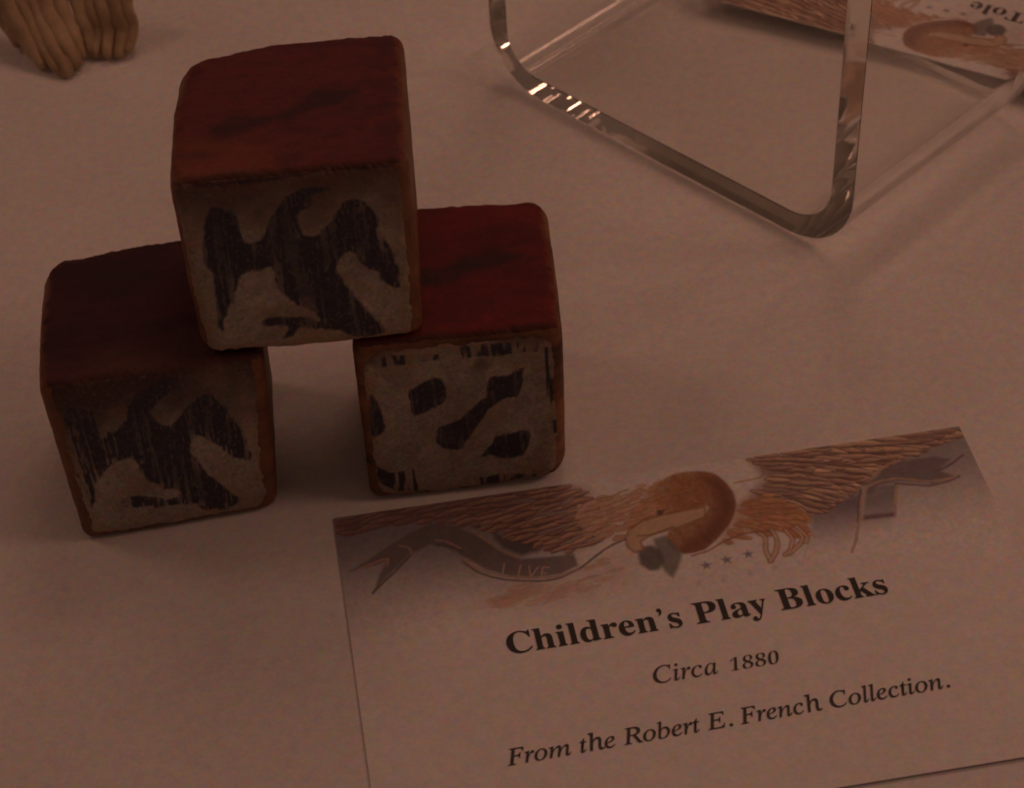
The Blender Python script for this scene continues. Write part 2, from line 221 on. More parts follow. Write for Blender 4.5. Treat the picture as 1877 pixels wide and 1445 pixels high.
# ---------------------------------------------------------------- the case floor
def build_table():
    nx = ny = 220
    t = np.linspace(-1, 1, nx); q = np.sign(t) * np.abs(t) ** 2.2 * 40
    X, Y = np.meshgrid(q + 2.3, q + 1.0)
    far = np.clip((np.hypot(X - 2, Y - 1) - 5) / 6, 0, 1)
    Z = -0.003 + 0.004 * (fbm(X * 0.25 + 40, Y * 0.25 + 40, 3, 2) - 0.5) - 0.004 * far
    V = np.stack([X, Y, Z], -1).reshape(-1, 3)
    me = mesh_np('display_case_floor', V, grid_faces(nx, ny))
    o = link('display_case_floor', me, None, M_table)
    return tag(o, 'smooth white cloth covered floor of the display case', None, None, 'structure')
build_table()

# ---------------------------------------------------------------- blocks
def hex_map(hx, rad, seed):
    P = {k: np.array(v) for k, v in hx.items()}
    ctr = sum(P.values()) / 8
    def f(a, b_, c, off=0.0):
        # a,b,c in [-1,1] on the cube surface -> rounded, slightly wobbly hand-cut block
        p = np.stack([a, b_, c], -1)
        r = np.full(a.shape, rad['base'])
        for (sa, sb, sc), rr in rad.get('corners', []):
            wgt = np.ones(a.shape)
            for s_, v_ in ((sa, a), (sb, b_), (sc, c)):
                if s_: wgt = wgt * sstep(s_ * v_, 0.0, 0.75)
            r = r + (rr - rad['base']) * wgt
        r = r[..., None]
        inner = np.clip(p, -(1 - r), 1 - r)
        d = p - inner; n = d / (np.linalg.norm(d, axis=-1, keepdims=True) + 1e-9)
        q = inner + n * (r + off * 2)
        u, v, w_ = [(q[..., k] + 1) / 2 for k in range(3)]
        out = 0
        for kx, fx in (('L', 1 - u), ('R', u)):
            for ky, fy in (('F', 1 - v), ('B', v)):
                for kz, fz in (('b', 1 - w_), ('t', w_)):
                    out = out + (fx * fy * fz)[..., None] * P[ky + kx + kz]
        # dents and chips along the edges
        h = (fbm(q[..., 0] * 4 + q[..., 2] * 3 + 20 + seed, q[..., 1] * 4 - q[..., 2] * 2.3 + 30, seed, 3) - 0.5)
        edge = np.clip(np.abs(d).sum(-1) / r[..., 0] - 1.0, 0, 1)
        out = out + n * (h * (0.006 + 0.012 * edge) + (fbm(q[..., 0] * 16 + q[..., 2] * 13 + 50, q[..., 1] * 15 - q[..., 2] * 11 + 60, seed + 4, 3) - 0.5) * 0.014 * edge)[..., None]
        out[..., 2] = np.maximum(out[..., 2], P['FLb'][2] + 0.001)
        return out
    return f

FACES = [((0, 0, -1), 0), ((0, 0, 1), 0), ((0, -1, 0), 0), ((0, 1, 0), 0), ((-1, 0, 0), 0), ((1, 0, 0), 0)]
def body_mesh(name, f, n=56):
    t = np.linspace(-1, 1, n); t = np.sin(t * math.pi / 2)   # denser towards the edges
    A, B = np.meshgrid(t, t); one = np.ones_like(A)
    V = []; F = []; off = 0
    for (abc, flip) in (((A, B, one), 0), ((A, B, -one), 1), ((A, -one, B), 0), ((A, one, B), 1), ((-one, A, B), 1), ((one, A, B), 0)):
        v = f(*abc).reshape(-1, 3); g = grid_faces(n, n)
        if flip: g = g[:, ::-1]
        V.append(v); F.append(g + off); off += len(v)
    V = np.concatenate(V); F = np.concatenate(F)
    key = np.round(V * 20000).astype(np.int64); _, first, inv = np.unique(key, axis=0, return_index=True, return_inverse=True)
    inv = inv.reshape(-1)
    return mesh_np(name, V[first], inv[F])

def panel_mesh(name, f, face, painter, margins, n=250, seed=0):
    s = np.linspace(0, 1, n); U, V = np.meshgrid(s, s)
    a, b_ = U * 2 - 1, V * 2 - 1; one = np.ones_like(a)
    P = f(a, -one, b_, 0.0022) if face == 'front' else f(a, b_, one, 0.0022)
    Cc = painter(U, V)
    l, r, bt, tp, rr = margins
    j = (fbm(U * 14 + seed, V * 14 + 7, seed + 3, 4) - 0.5) * 0.045
    x0, x1, y0, y1 = l, 1 - r, bt, 1 - tp
    cx, cy_ = (x0 + x1) / 2, (y0 + y1) / 2
    dx = np.abs(U - cx) - ((x1 - x0) / 2 - rr); dy = np.abs(V - cy_) - ((y1 - y0) / 2 - rr)
    sd = np.hypot(np.maximum(dx, 0), np.maximum(dy, 0)) + np.minimum(np.maximum(dx, dy), 0) - rr + j
    keep = sd < 0
    # worn darker rim where fingers and edges rubbed the paper
    v, fc, c = compact(P.reshape(-1, 3), grid_faces(n, n, keep), Cc.reshape(-1, 3))
    return mesh_np(name, v, fc, True, c)

PAPER = (0.39, 0.345, 0.29)
INK = (0.030, 0.028, 0.046)
def front_painter(shapes, seed, grime_top=0.35, edge_tan=(0.27, 0.155, 0.08), warp=0.012, drift=0.0, wear_amt=1.0, left_wear=0.0, grime_col=(0.10, 0.055, 0.05)):
    def paint(U, V):
        base = fbm(U * 9 + seed, V * 9, seed + 1, 5)
        C = np.empty(U.shape + (3,)); C[:] = PAPER
        C *= (0.48 + 0.62 * base + 0.24 * (vnoise(U * 70 + V * 50, V * 70 - U * 50, seed + 40) - 0.4))[..., None]; C = blend(C, (0.25, 0.17, 0.11), sstep(fbm(U * 6 + 9, V * 6, seed + 41, 4), 0.48, 0.7) * 0.5)
        # brown soiling from the rim inwards, strongest at the corners
        rim = np.minimum(np.minimum(U, 1 - U), np.minimum(V, 1 - V) * 0.8)
        a = sstep(0.13 - rim + (base - 0.5) * 0.20, 0.0, 0.13); C = blend(C, edge_tan, a * 0.6)
        g = sstep(V + (fbm(U * 5, V * 5, seed + 9, 3) - 0.5) * 0.4, 1 - grime_top, 1.0); C = blend(C, grime_col, g * 0.9)
        wx = U + (fbm(U * 22 + 3, V * 22, seed + 5, 3) - 0.5) * warp * 2; wy = V + (fbm(U * 22, V * 22 + 9, seed + 6, 3) - 0.5) * warp * 2
        # vertical wood-grain streaks where the ink did not take
        lean = U + drift * V
        st = vnoise(lean * 95, V * 3.2, seed + 2) * 0.62 + vnoise(lean * 130, V * 30.0, seed + 3) * 0.38; wear_l = wear_amt + left_wear * sstep(0.36 - U, 0.0, 0.1)
        st2 = vnoise(lean * 34 + 5, V * 1.3, seed + 7); wear = fbm(U * 5 + 2, V * 5, seed + 14, 4)
        for kind, P in shapes:
            if kind == 'gap': continue
            sd = poly_sd(wx, wy, closed(P) if kind == 'ink' else P)
            if kind == 'ink':
                inner = sstep(-sd + (st - 0.5) * 0.016, -0.005, 0.011)
                nearedge = sstep(0.07 + sd, 0.0, 0.07)
                skip = np.clip(sstep(st, 0.58 - 0.05 * (wear_l - 1), 0.64) * (0.13 + 0.26 * nearedge) * wear_l + sstep(wear, 0.60, 0.80) * 0.12, 0, 0.75)
                C = blend(C, np.array(INK), inner * (0.97 - skip)); C = blend(C, (0.10, 0.095, 0.115), inner * sstep(vnoise(U * 60 + V * 40, V * 60 - U * 40, seed + 31), 0.5, 0.9) * 0.18)
            elif kind == 'streak':
                inner = sstep(-sd, -0.006, 0.006); C = blend(C, INK, inner * (0.15 + 0.8 * sstep(vnoise(lean * 60, V * 5, seed + 2), 0.42, 0.62)))
            elif kind == 'edge':
                C = blend(C, (0.06, 0.03, 0.035), sstep(-sd, -0.012, 0.004) * (0.4 + 0.6 * sstep(base, 0.3, 0.6)))
        for kind, P in shapes:
            if kind == 'gap':
                C = blend(C, np.array(PAPER) * 0.7, sstep(-poly_sd(wx, wy, P), -0.004, 0.012) * 0.6)
        # fine specks and scratches
        sp = vnoise(U * 80 + V * 60, V * 80 - U * 60, seed + 8); C = blend(C, (0.16, 0.12, 0.11), sstep(sp, 0.72, 0.9) * 0.5)
        return np.clip(C, 0.01, 0.85)
    return paint

def top_painter(main, dark, warm, seed, shapes=(), warm_at=(0.0, 0.0), dark_amt=0.6, smudge=0.97, front_line=True):
    def paint(U, V):
        b1 = fbm(U * 3 + seed, V * 6, seed + 1, 4); b2 = fbm(U * 10, V * 26 + seed, seed + 2, 4)
        C = np.empty(U.shape + (3,)); C[:] = main
        C *= (0.65 + 0.75 * b2)[..., None]
        C = blend(C, dark, sstep(b1, 0.45, 0.72) * dark_amt)
        g = sstep(b2, 0.55, 0.75); C = blend(C, np.array(dark) * 0.8, g * 0.35)
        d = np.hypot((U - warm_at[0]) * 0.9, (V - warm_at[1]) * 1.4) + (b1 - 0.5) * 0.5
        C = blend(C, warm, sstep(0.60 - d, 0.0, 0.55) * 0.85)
        wx = U + (fbm(U * 14, V * 14, seed + 5, 3) - 0.5) * 0.05; wy = V + (fbm(U * 14, V * 14 + 9, seed + 6, 3) - 0.5) * 0.05
        for kind, P in shapes:
            sd = poly_sd(wx, wy, P)
            C = blend(C, (0.040, 0.015, 0.020), sstep(-sd, -0.045, 0.02) * (0.7 + 0.3 * sstep(b2, 0.35, 0.6)) * smudge)
        if front_line: C = blend(C, (0.05, 0.025, 0.02), sstep(0.05 - V + (b2 - 0.5) * 0.04, 0.0, 0.03) * 0.7)
        e = np.minimum(np.minimum(U, 1 - U), 1 - V); C = blend(C, (0.22, 0.08, 0.035), sstep(0.05 - e + (b2 - 0.5) * 0.07, 0, 0.04) * 0.5)
        return np.clip(C, 0.004, 0.8)
    return paint

def build_block(key, label, rad, seed, front, top, fm, tm, wood, top_name='painted_top'):
    o = np.array(HX[key]['FLb']); hx = {k: list(np.array(v) - o) for k, v in HX[key].items()}
    root = empty('wooden_block', o); tag(root, label, 'toy block', 'wooden play blocks stacked in a small pyramid')
    f = hex_map(hx, rad, seed)
    link('body', body_mesh('block_body', f), root, wood)
    link('front_print', panel_mesh('front_print', f, 'front', front, fm, 260, seed), root, M_paint)
    link(top_name, panel_mesh(top_name, f, 'top', top, tm, 200, seed + 20), root, M_paint)
    return root

build_block('top', 'topmost wooden block with dark red top and solid black eagle print on its front',
    dict(base=0.135, corners=[((-1, 1, 0), 0.34), ((-1, -1, -1), 0.22)]), 31,
    front_painter(ART['top_front'], 31, 0.42), top_painter((0.125, 0.022, 0.022), (0.055, 0.014, 0.022), (0.20, 0.060, 0.036), 5, ART['top_top'], (0.0, 0.0), smudge=0.85),
    (0.005, 0.045, 0.02, 0.0, 0.06), (-0.04, -0.04, 0.0, -0.04, 0.03), M_wood)
build_block('left', 'lower left wooden block with near black top and streaky eagle print',
    dict(base=0.13, corners=[((-1, 1, 0), 0.28)]), 47,
    front_painter(ART['left_front'], 47, 0.55, warp=0.016, wear_amt=1.5, left_wear=1.6, grime_col=(0.045, 0.020, 0.022)), top_painter((0.065, 0.016, 0.023), (0.032, 0.012, 0.021), (0.10, 0.042, 0.034), 9, (), (0.6, -0.1), front_line=False),
    (0.055, 0.06, 0.045, -0.04, 0.08), (-0.04, -0.04, -0.04, -0.04, 0.03), M_wood)
build_block('right', 'lower right wooden block with bright red top and small black club and diamond marks',
    dict(base=0.13, corners=[((1, 1, 0), 0.22), ((1, -1, -1), 0.24)]), 63,
    front_painter(ART['right_front'], 63, 0.14, warp=0.008, drift=0.02, wear_amt=0.6), top_painter((0.15, 0.013, 0.015), (0.07, 0.010, 0.014), (0.11, 0.022, 0.020), 13, ART['right_top'], (0.1, -0.2), 0.5),
    (0.045, 0.045, 0.035, 0.04, 0.11), (-0.04, -0.04, 0.0, -0.04, 0.03), M_dirty)

# ---------------------------------------------------------------- caption cards
CW, CH = CARD['w'], CARD['h']
BEND = 0.012
def banner_paint(U, V):
    A = CARD_ART
    nz = fbm(U * 8 + 3, V * 8, 71, 5); fn = vnoise(U * 60, V * 60, 77)
    U0, V0 = U, V
    xs, ys = U[0].copy(), V[:, 0].copy()
    U = U + (fbm(U * 12, V * 12, 81, 3) - 0.5) * 0.012; V = V + (fbm(U0 * 12, V * 12 + 5, 82, 3) - 0.5) * 0.012
    W_ = np.array((0.80, 0.79, 0.78)); C = np.empty(U.shape + (3,)); C[:] = W_
    px = 0.0028                                     # one photo pixel in card units
    # grey-blue printed ground, fading to bare card downwards and around the head
    x = U / CW
    gl = sstep(0.42 - x, 0.0, 0.20); gr = sstep(x - 0.70, 0.0, 0.12)
    fade = 1 - sstep(V, 0.15, 0.90)
    fade_r = 1 - sstep(V, 0.12, 0.72)
    C = blend(C, (0.27, 0.255, 0.29), gl * fade * 0.95); C = blend(C, (0.30, 0.29, 0.32), gr * fade_r * 0.92)
    
    def plume(pts, dirs, ln, wd0, n, seed, dark, light, fade_x=None, amt=1.0):
        # overlapping short feathers laid like tiles, tips first
        nonlocal C
        rs = np.random.RandomState(seed); P = np.array(pts); lo_, hi_ = P.min(0), P.max(0)
        dA = np.array(dirs[0][1]) - np.array(dirs[0][0]); dB = np.array(dirs[1][1]) - np.array(dirs[1][0]); dA /= np.linalg.norm(dA); dB /= np.linalg.norm(dB)
        Q = []
        step = 0.062
        rows = int((hi_[1] - lo_[1]) / (wd0 * 1.75)) + 2; cols_ = int((hi_[0] - lo_[0]) / step) + 2
        for a in range(rows):
            for b__ in range(cols_):
                if rs.rand() > n: continue
                c0 = lo_ + np.array([(b__ + 0.9 * rs.rand()) * step, (a + 0.5 * (b__ % 2) + 0.35 * rs.rand()) * wd0 * 1.75])
                if poly_sd(np.array([c0[0]]), np.array([c0[1]]), pts)[0] < 0.004: Q.append(c0)
        Q.sort(key=lambda c: -(c @ dA))
        for c0 in Q:
            t = np.clip((c0[1] - lo_[1]) / (hi_[1] - lo_[1]), 0, 1); dr = dA * (1 - t) + dB * t + rs.randn(2) * 0.07; dr /= np.linalg.norm(dr)
            prog = (c0 @ dA - (P @ dA).min()) / (P @ dA).ptp() if hasattr(np.ndarray, 'ptp') else (c0 @ dA - (P @ dA).min()) / ((P @ dA).max() - (P @ dA).min())
            L = ln * (0.7 + 0.6 * prog) * (0.8 + 0.4 * rs.rand()); wq = wd0 * (0.65 + 0.5 * prog) * (0.8 + 0.4 * rs.rand())
            for _ in range(4):
                e_ = c0 + dr * L
                if poly_sd(np.array([e_[0]]), np.array([e_[1]]), pts)[0] > 0.03: L *= 0.7
            a = c0; m1 = c0 + dr * L * 0.55 + np.array([-dr[1], dr[0]]) * L * 0.05 * rs.randn(); e = c0 + dr * L
            x0, x1 = min(a[0], e[0]) - wq * 2, max(a[0], e[0]) + wq * 2; y0, y1 = min(a[1], e[1]) - wq * 2, max(a[1], e[1]) + wq * 2
            i0, i1 = np.searchsorted(xs, x0), np.searchsorted(xs, x1); j0, j1 = np.searchsorted(ys, y0), np.searchsorted(ys, y1)
            if i1 <= i0 or j1 <= j0: continue
            u, v = U[j0:j1, i0:i1], V[j0:j1, i0:i1]
            d1, t1 = seg_d(u, v, a, m1); d2, t2 = seg_d(u, v, m1, e); T = np.where(d1 < d2, t1 * 0.55, 0.55 + 0.45 * t2); d = np.minimum(d1, d2)
            wd = wq * np.sqrt(np.clip(1 - T ** 4, 0.01, 1)) * (0.55 + 0.45 * np.clip(T * 3, 0, 1))
            side = ((u - a[0]) * -dr[1] + (v - a[1]) * dr[0]) * (1 if dr[0] > 0 else -1)     # + is the lower side
            lt = np.array(light) * (0.72 + 0.5 * rs.rand()); f = 1.0 if fade_x is None else float(np.clip((c0[0] - fade_x[0]) / (fade_x[1] - fade_x[0]), 0, 1))
            lt = lt * (0.62 + 0.38 * f) + np.array((0.05, 0.03, 0.045)) * (1 - f); dk = np.array(dark)
            c = C[j0:j1, i0:i1]
            k1 = (sstep(wd * 1.45 - d, 0, wd * 0.5) * amt * 0.85)[..., None]; c = c * (1 - k1) + dk * k1
            shade = np.clip(0.5 - side / (wd * 2.2), 0, 1)[..., None]
            body = dk * 1.5 * (1 - shade) + lt * shade
            k2 = (sstep(wd - d, 0, wd * 0.45) * amt)[..., None]; c = c * (1 - k2) + body * k2
            C[j0:j1, i0:i1] = c
    C = blend(C, (0.21, 0.18, 0.235), sstep(-poly_sd(U, V, A['blue']), -0.02, 0.03) * (1 - sstep(V, 0.38, 0.74)) * 0.95)
    # left wing: dim, maroon towards the outside
    lw = poly_sd(U, V, A['lwpoly'])
    C = blend(C, (0.30, 0.20, 0.19), sstep(-lw, -0.05, 0.06) * 0.75)
    C = blend(C, (0.13, 0.105, 0.115), sstep(-poly_sd(U, V, A['wingdark']), -0.02, 0.02) * 0.9)
    plume(A['lwpoly'], A['lwdir'], 0.15, 0.023, 0.85, 5, (0.15, 0.085, 0.085), (0.72, 0.50, 0.34), (0.35, 1.10), 0.9)
    C = blend(C, (0.20, 0.135, 0.145), sstep(0.34 - x, 0.0, 0.26) * sstep(-lw, -0.05, 0.06) * 0.55)
    # right wing
    rw = poly_sd(U, V, A['rwpoly'])
    C = blend(C, (0.32, 0.21, 0.18), sstep(-rw, -0.04, 0.05) * 0.85)
    plume(A['rwpoly'], A['rwdir'], 0.17, 0.024, 0.85, 6, (0.16, 0.095, 0.085), (0.80, 0.61, 0.45))
    C = blend(C, (0.24, 0.17, 0.165), sstep(x - 0.86, 0.0, 0.10) * sstep(-rw, -0.05, 0.06) * 0.5)
    # lower feathers and neck mottle
    lf_ = poly_sd(U, V, A['lowfeather']); mt = fbm(U * 22, V * 16, 91, 3)
    C = blend(C, (0.58, 0.44, 0.34), sstep(-lf_, -0.12, 0.06) * 0.35); plume(A['lowfeather'], A['lwdir'], 0.16, 0.016, 0.5, 15, (0.50, 0.36, 0.29), (0.70, 0.56, 0.46), None, 0.5)
    nk = poly_sd(U, V, A['neck']); swirl = vnoise(U * 26 + 4 * mt, V * 14 + U * 18, 93)
    C = blend(C, (0.52, 0.40, 0.30), sstep(-nk, -0.03, 0.08) * 0.7 * sstep(U, 1.2, 1.6))
    plume(A['neck'], A['lwdir'], 0.075, 0.019, 0.95, 21, (0.42, 0.25, 0.16), (0.78, 0.66, 0.55), (1.15, 1.55), 0.85)
    ch = poly_sd(U, V, A['chest']); C = blend(C, (0.50, 0.27, 0.13), sstep(-ch, -0.04, 0.04) * 0.65)
    plume(A['chest'], A['rwdir'], 0.10, 0.020, 0.9, 22, (0.36, 0.18, 0.09), (0.70, 0.45, 0.27), None, 0.85)
    fc_ = poly_sd(U, V, A['face']); C = blend(C, (0.52, 0.33, 0.19), sstep(-fc_, -0.04, 0.04) * 0.6)
    plume(A['face'], A['lwdir'], 0.06, 0.016, 0.9, 23, (0.44, 0.24, 0.12), (0.70, 0.50, 0.33), None, 0.75)
    hl = sstep(U - A['head'][0][0], -0.01, 0.13)
    hd = poly_sd(U, V, closed(A['head'])); sh = vnoise(U * 70, V * 30 - U * 30, 95)
    C = blend(C, np.array((0.42, 0.20, 0.085)), sstep(-hd, -0.008, 0.012) * (0.82 + 0.18 * sh) * (0.35 + 0.65 * np.maximum(hl, sstep(V, 0.33, 0.36))))
    C = blend(C, (0.20, 0.085, 0.055), sstep(-poly_sd(U, V, closed(A['head_dark'])), -0.07, 0.05) * sstep(-hd, -0.008, 0.012) * 0.9)
    wv = vnoise(U * 60 + V * 20, V * 120, 98); C = blend(C, (0.26, 0.11, 0.06), sstep(-hd, -0.008, 0.012) * sstep(wv, 0.5, 0.8) * 0.35)
    C = blend(C, (0.10, 0.06, 0.05), sstep(-poly_sd(U, V, A['eye']), -0.015, 0.01) * 0.9)
    C = blend(C, (0.20, 0.20, 0.19), sstep(-poly_sd(U, V, A['grey2']), -0.01, 0.02) * 0.88)
    C = blend(C, (0.15, 0.145, 0.14), sstep(-poly_sd(U, V, A['grey1']), -0.01, 0.02) * 0.95)
    def strokes(lines, wpx, c, a, soft=1.2):
        nonlocal C
        for L_ in lines:
            d = line_d(U, V, smooth_line(L_, 5)); C = blend(C, c, sstep(wpx * px + soft * px - d, 0.0, 2 * soft * px) * a)
    bk = poly_sd(U, V, A['beakpoly']); C = blend(C, (0.34, 0.18, 0.10), sstep(-bk, -0.016, 0.0) * 0.8); C = blend(C, (0.66, 0.50, 0.34), sstep(-bk, -0.002, 0.014) * 0.9)
    strokes(A['beak'][2:], 1.8, (0.34, 0.19, 0.12), 0.8)
    strokes(A['claws'], 5.5, (0.38, 0.21, 0.13), 0.7); strokes(A['claws'], 2.0, (0.70, 0.56, 0.42), 0.9)
    strokes(A['shield'][:1], 2.0, (0.35, 0.17, 0.10), 0.8); strokes(A['shield'][1:], 1.2, (0.62, 0.56, 0.54), 0.5)
    strokes(A['neck_line'], 1.6, (0.42, 0.24, 0.15), 0.75)
    # ribbons
    C = blend(C, (0.19, 0.16, 0.165), sstep(-poly_sd(U, V, A['ribbon_left']), -0.012, 0.012) * 0.88)
    C = blend(C, (0.19, 0.16, 0.17), sstep(-poly_sd(U, V, A['ribbon_right']), -0.012, 0.012) * 0.85)
    C = blend(C, (0.22, 0.20, 0.23), sstep(-poly_sd(U, V, A['panel']), -0.01, 0.015) * 0.8 * (1 - sstep(V, 0.40, 0.66)))
    C = blend(C, (0.16, 0.09, 0.09), sstep(-poly_sd(U, V, A['panel_low']), -0.01, 0.015) * 0.8)
    strokes(A['ribbon_left_dark'], 2.4, (0.17, 0.13, 0.14), 0.8); strokes(A['ribbon_left_light'], 2.2, (0.46, 0.32, 0.26), 0.85)
    strokes(A['right_dark'], 2.6, (0.17, 0.11, 0.11), 0.75); strokes(A['right_light'], 2.6, (0.50, 0.36, 0.28), 0.85)
    def star(c, r, a):
        nonlocal C
        pts = [(c[0] + r * (1 if k % 2 == 0 else 0.42) * math.sin(k * math.pi / 5), c[1] - r * (1 if k % 2 == 0 else 0.42) * math.cos(k * math.pi / 5)) for k in range(10)]
        C = blend(C, (0.24, 0.24, 0.30), sstep(-poly_sd(U, V, pts), -0.006, 0.006) * a)
    for c in A['stars']: star(c, 0.030, 0.9)
    for c in A['stars_faint']: star(c, 0.026, 0.28)
    # the letters on the ribbon
    (x0, y0), (x1, y1) = A['letters']; ang = math.atan2(y1 - y0, x1 - x0); L_ = math.hypot(x1 - x0, y1 - y0)
    glyph = {0: [[(0.1, 0), (0.1, 1), (0.75, 1)]], 1: [[(0.45, 0), (0.45, 1)]], 2: [[(0, 0), (0.45, 1), (0.9, 0)]], 3: [[(0.8, 0), (0.15, 0), (0.15, 1), (0.8, 1)], [(0.15, 0.5), (0.65, 0.5)]]}
    gh = 0.072; gw = L_ / 4
    for k, ls in glyph.items():
        for l in ls:
            Q = [(x0 + math.cos(ang) * (k + q[0] * 0.8) * gw - math.sin(ang) * (q[1]) * gh, y0 + math.sin(ang) * (k + q[0] * 0.8) * gw + math.cos(ang) * q[1] * gh) for q in l]
            C = blend(C, (0.56, 0.42, 0.34), sstep(2.4 * px - line_d(U, V, Q), 0, 1.6 * px) * 0.85)
    # print mottle
    C = C * (0.93 + 0.14 * fn)[..., None]
    edge = 1 - sstep(V0, 0.70, 0.97); C = C * edge[..., None] + W_ * (1 - edge)[..., None]
    return np.clip(C, 0.02, 0.86)

def bend_z(U, V, amt):
    return amt * sstep(V / CH, 0.35, 1.05) * (0.25 + 0.75 * np.clip(U / CW, 0, 1))

def card_meshes(amt, tag_):
    # sheet, top face at z=0.010 (card-local: x along the top edge, y = -v)
    th = 0.006
    nx, ny = 60, 40
    U, V = np.meshgrid(np.linspace(0, CW, nx), np.linspace(0, CH, ny))
    Z = bend_z(U, V, amt)
    top = np.stack([U, -V, Z + th], -1).reshape(-1, 3); bot = np.stack([U, -V, Z + 0.0005], -1).reshape(-1, 3)
    g = grid_faces(nx, ny); n = nx * ny
    ring = [i for i in range(nx)] + [j * nx + nx - 1 for j in range(1, ny)] + [(ny - 1) * nx + i for i in range(nx - 2, -1, -1)] + [j * nx for j in range(ny - 2, 0, -1)]
    side = [[ring[k], ring[(k + 1) % len(ring)], ring[(k + 1) % len(ring)] + n, ring[k] + n] for k in range(len(ring))]
    F = np.concatenate([g[:, ::-1], g + n, np.array(side)])
    sheet = mesh_np('card_sheet_' + tag_, np.concatenate([top, bot]), F, False)
    U, V = np.meshgrid(np.linspace(0.001, CW - 0.001, 1000), np.linspace(0.001, 1.00, 310))
    C = banner_paint(U, V)
    P = np.stack([U, -V, bend_z(U, V, amt) + th + 0.0015 * (1 - sstep(V, 0.75, 0.99)) + 0.0002], -1).reshape(-1, 3)
    ban = mesh_np('banner_print_' + tag_, P, grid_faces(1000, 310)[:, ::-1], True, C.reshape(-1, 3))
    return sheet, ban, th

def mathstr(s, up, lo, dig=None):
    r = ''
    for c in s:
        if 'A' <= c <= 'Z': r += chr(up + ord(c) - 65)
        elif 'a' <= c <= 'z': r += '\u210e' if (lo == 0x1d44e and c == 'h') else chr(lo + ord(c) - 97)
        elif c.isdigit(): r += chr(0x1d7ce + int(c))
        else: r += c
    return r
def text_mesh(name, s, p0, p1, amt, z, style, shear=0.0, offset=0.0, ysc=1.0, part=None):
    up, lo = {'bold': (0x1d400, 0x1d41a), 'italic': (0x1d434, 0x1d44e)}[style]
    cu = bpy.data.curves.new(name, 'FONT'); cu.body = mathstr(s, up, lo); cu.size = 1; cu.shear = shear; cu.offset = offset; cu.resolution_u = 5
    o = bpy.data.objects.new(name, cu); col.objects.link(o)
    bpy.context.view_layer.update()
    me = bpy.data.meshes.new_from_object(o.evaluated_get(bpy.context.evaluated_depsgraph_get()))
    bpy.data.objects.remove(o)
    n = len(me.vertices); co = np.empty(n * 3, dtype=np.float32); me.vertices.foreach_get('co', co); co = co.reshape(-1, 3)
    x0, x1 = co[:, 0].min(), co[:, 0].max()
    a = np.array([p0[0], p0[1]]); b_ = np.array([p1[0], p1[1]]); L = np.linalg.norm(b_ - a); k = L / (x1 - x0)
    ex = (b_ - a) / L; ey = np.array([ex[1], -ex[0]])          # up the card: -v
    q = a + ((co[:, :1] - x0) * k) * ex + (co[:, 1:2] * k * ysc) * ey
    co[:, 0] = q[:, 0]; co[:, 1] = -q[:, 1]; co[:, 2] = bend_z(q[:, 0], q[:, 1], amt) + z
    me.vertices.foreach_set('co', (co * S).ravel()); me.materials.clear(); me.update()
    me.name = name
    return me

def build_cards():
    sheet, ban, th = card_meshes(BEND, 'a')
    root = empty('caption_card', (CARD['x'], CARD['y'], 0.0), CARD['a'])
    tag(root, 'printed caption card lying in front of the blocks, headed Children\u2019s Play Blocks', 'card')
    link('card_sheet', sheet, root, M_card); link('banner_print', ban, root, M_banner)
    T = CARD_ART['text']
    link('title_lettering', text_mesh('title', 'Children\u2019s Play Blocks', T['title'][0], T['title'][1], BEND, th + 0.004, 'bold'), root, M_ink)
    a, b_ = np.array(T['date'][0]), np.array(T['date'][1])
    link('date_lettering', text_mesh('date', 'Circa', a, a + (b_ - a) * 0.505, BEND, th + 0.004, 'italic', offset=0.0), root, M_ink2)
    link('date_lettering', text_mesh('year', '1880', a + (b_ - a) * 0.605, b_, BEND, th + 0.004, 'bold', shear=0.22, offset=-0.017), root, M_ink2)
    link('credit_lettering', text_mesh('credit', 'From the Robert E. French Collection.', T['credit'][0], T['credit'][1], BEND, th + 0.004, 'italic', offset=0.004), root, M_ink2)
    # second card: its near edge rests on the back rim of the acrylic floor and it slopes away to the case floor
    lf, rf = np.array(RISER['lf']), np.array(RISER['rf']); d = (rf - lf) / np.linalg.norm(rf - lf); n = np.array([-d[1], d[0], 0])
    A = np.array(CARD2['TR']); B = np.array(CARD2['on_edge'])
    ex = (A - B) / np.linalg.norm(A - B)                      # card +u runs from right to left in the photograph
    nrm = np.array([0.1 * n[0], 0.1 * n[1], 1.0]); nrm /= np.linalg.norm(nrm)
    ey = np.cross(nrm, ex)                                    # card up (towards the viewer)
    root2 = empty('caption_card', (0, 0, 0))
    O = A - ex * CW
    Mx = Matrix(((ex[0], ey[0], nrm[0], O[0] * S), (ex[1], ey[1], nrm[1], O[1] * S), (ex[2], ey[2], nrm[2], O[2] * S), (0, 0, 0, 1)))
    root2.matrix_world = Mx
    tag(root2, 'second caption card, seen upside down, resting on the back of the clear acrylic riser', 'card')
    link('card_sheet', sheet, root2); link('banner_print', ban, root2)
    link('title_lettering', text_mesh('title_b', 'Tole', (0.425 * CW, 0.87), (0.425 * CW + 0.36, 0.87), BEND, th + 0.004, 'bold'), root2, M_ink)
build_cards()

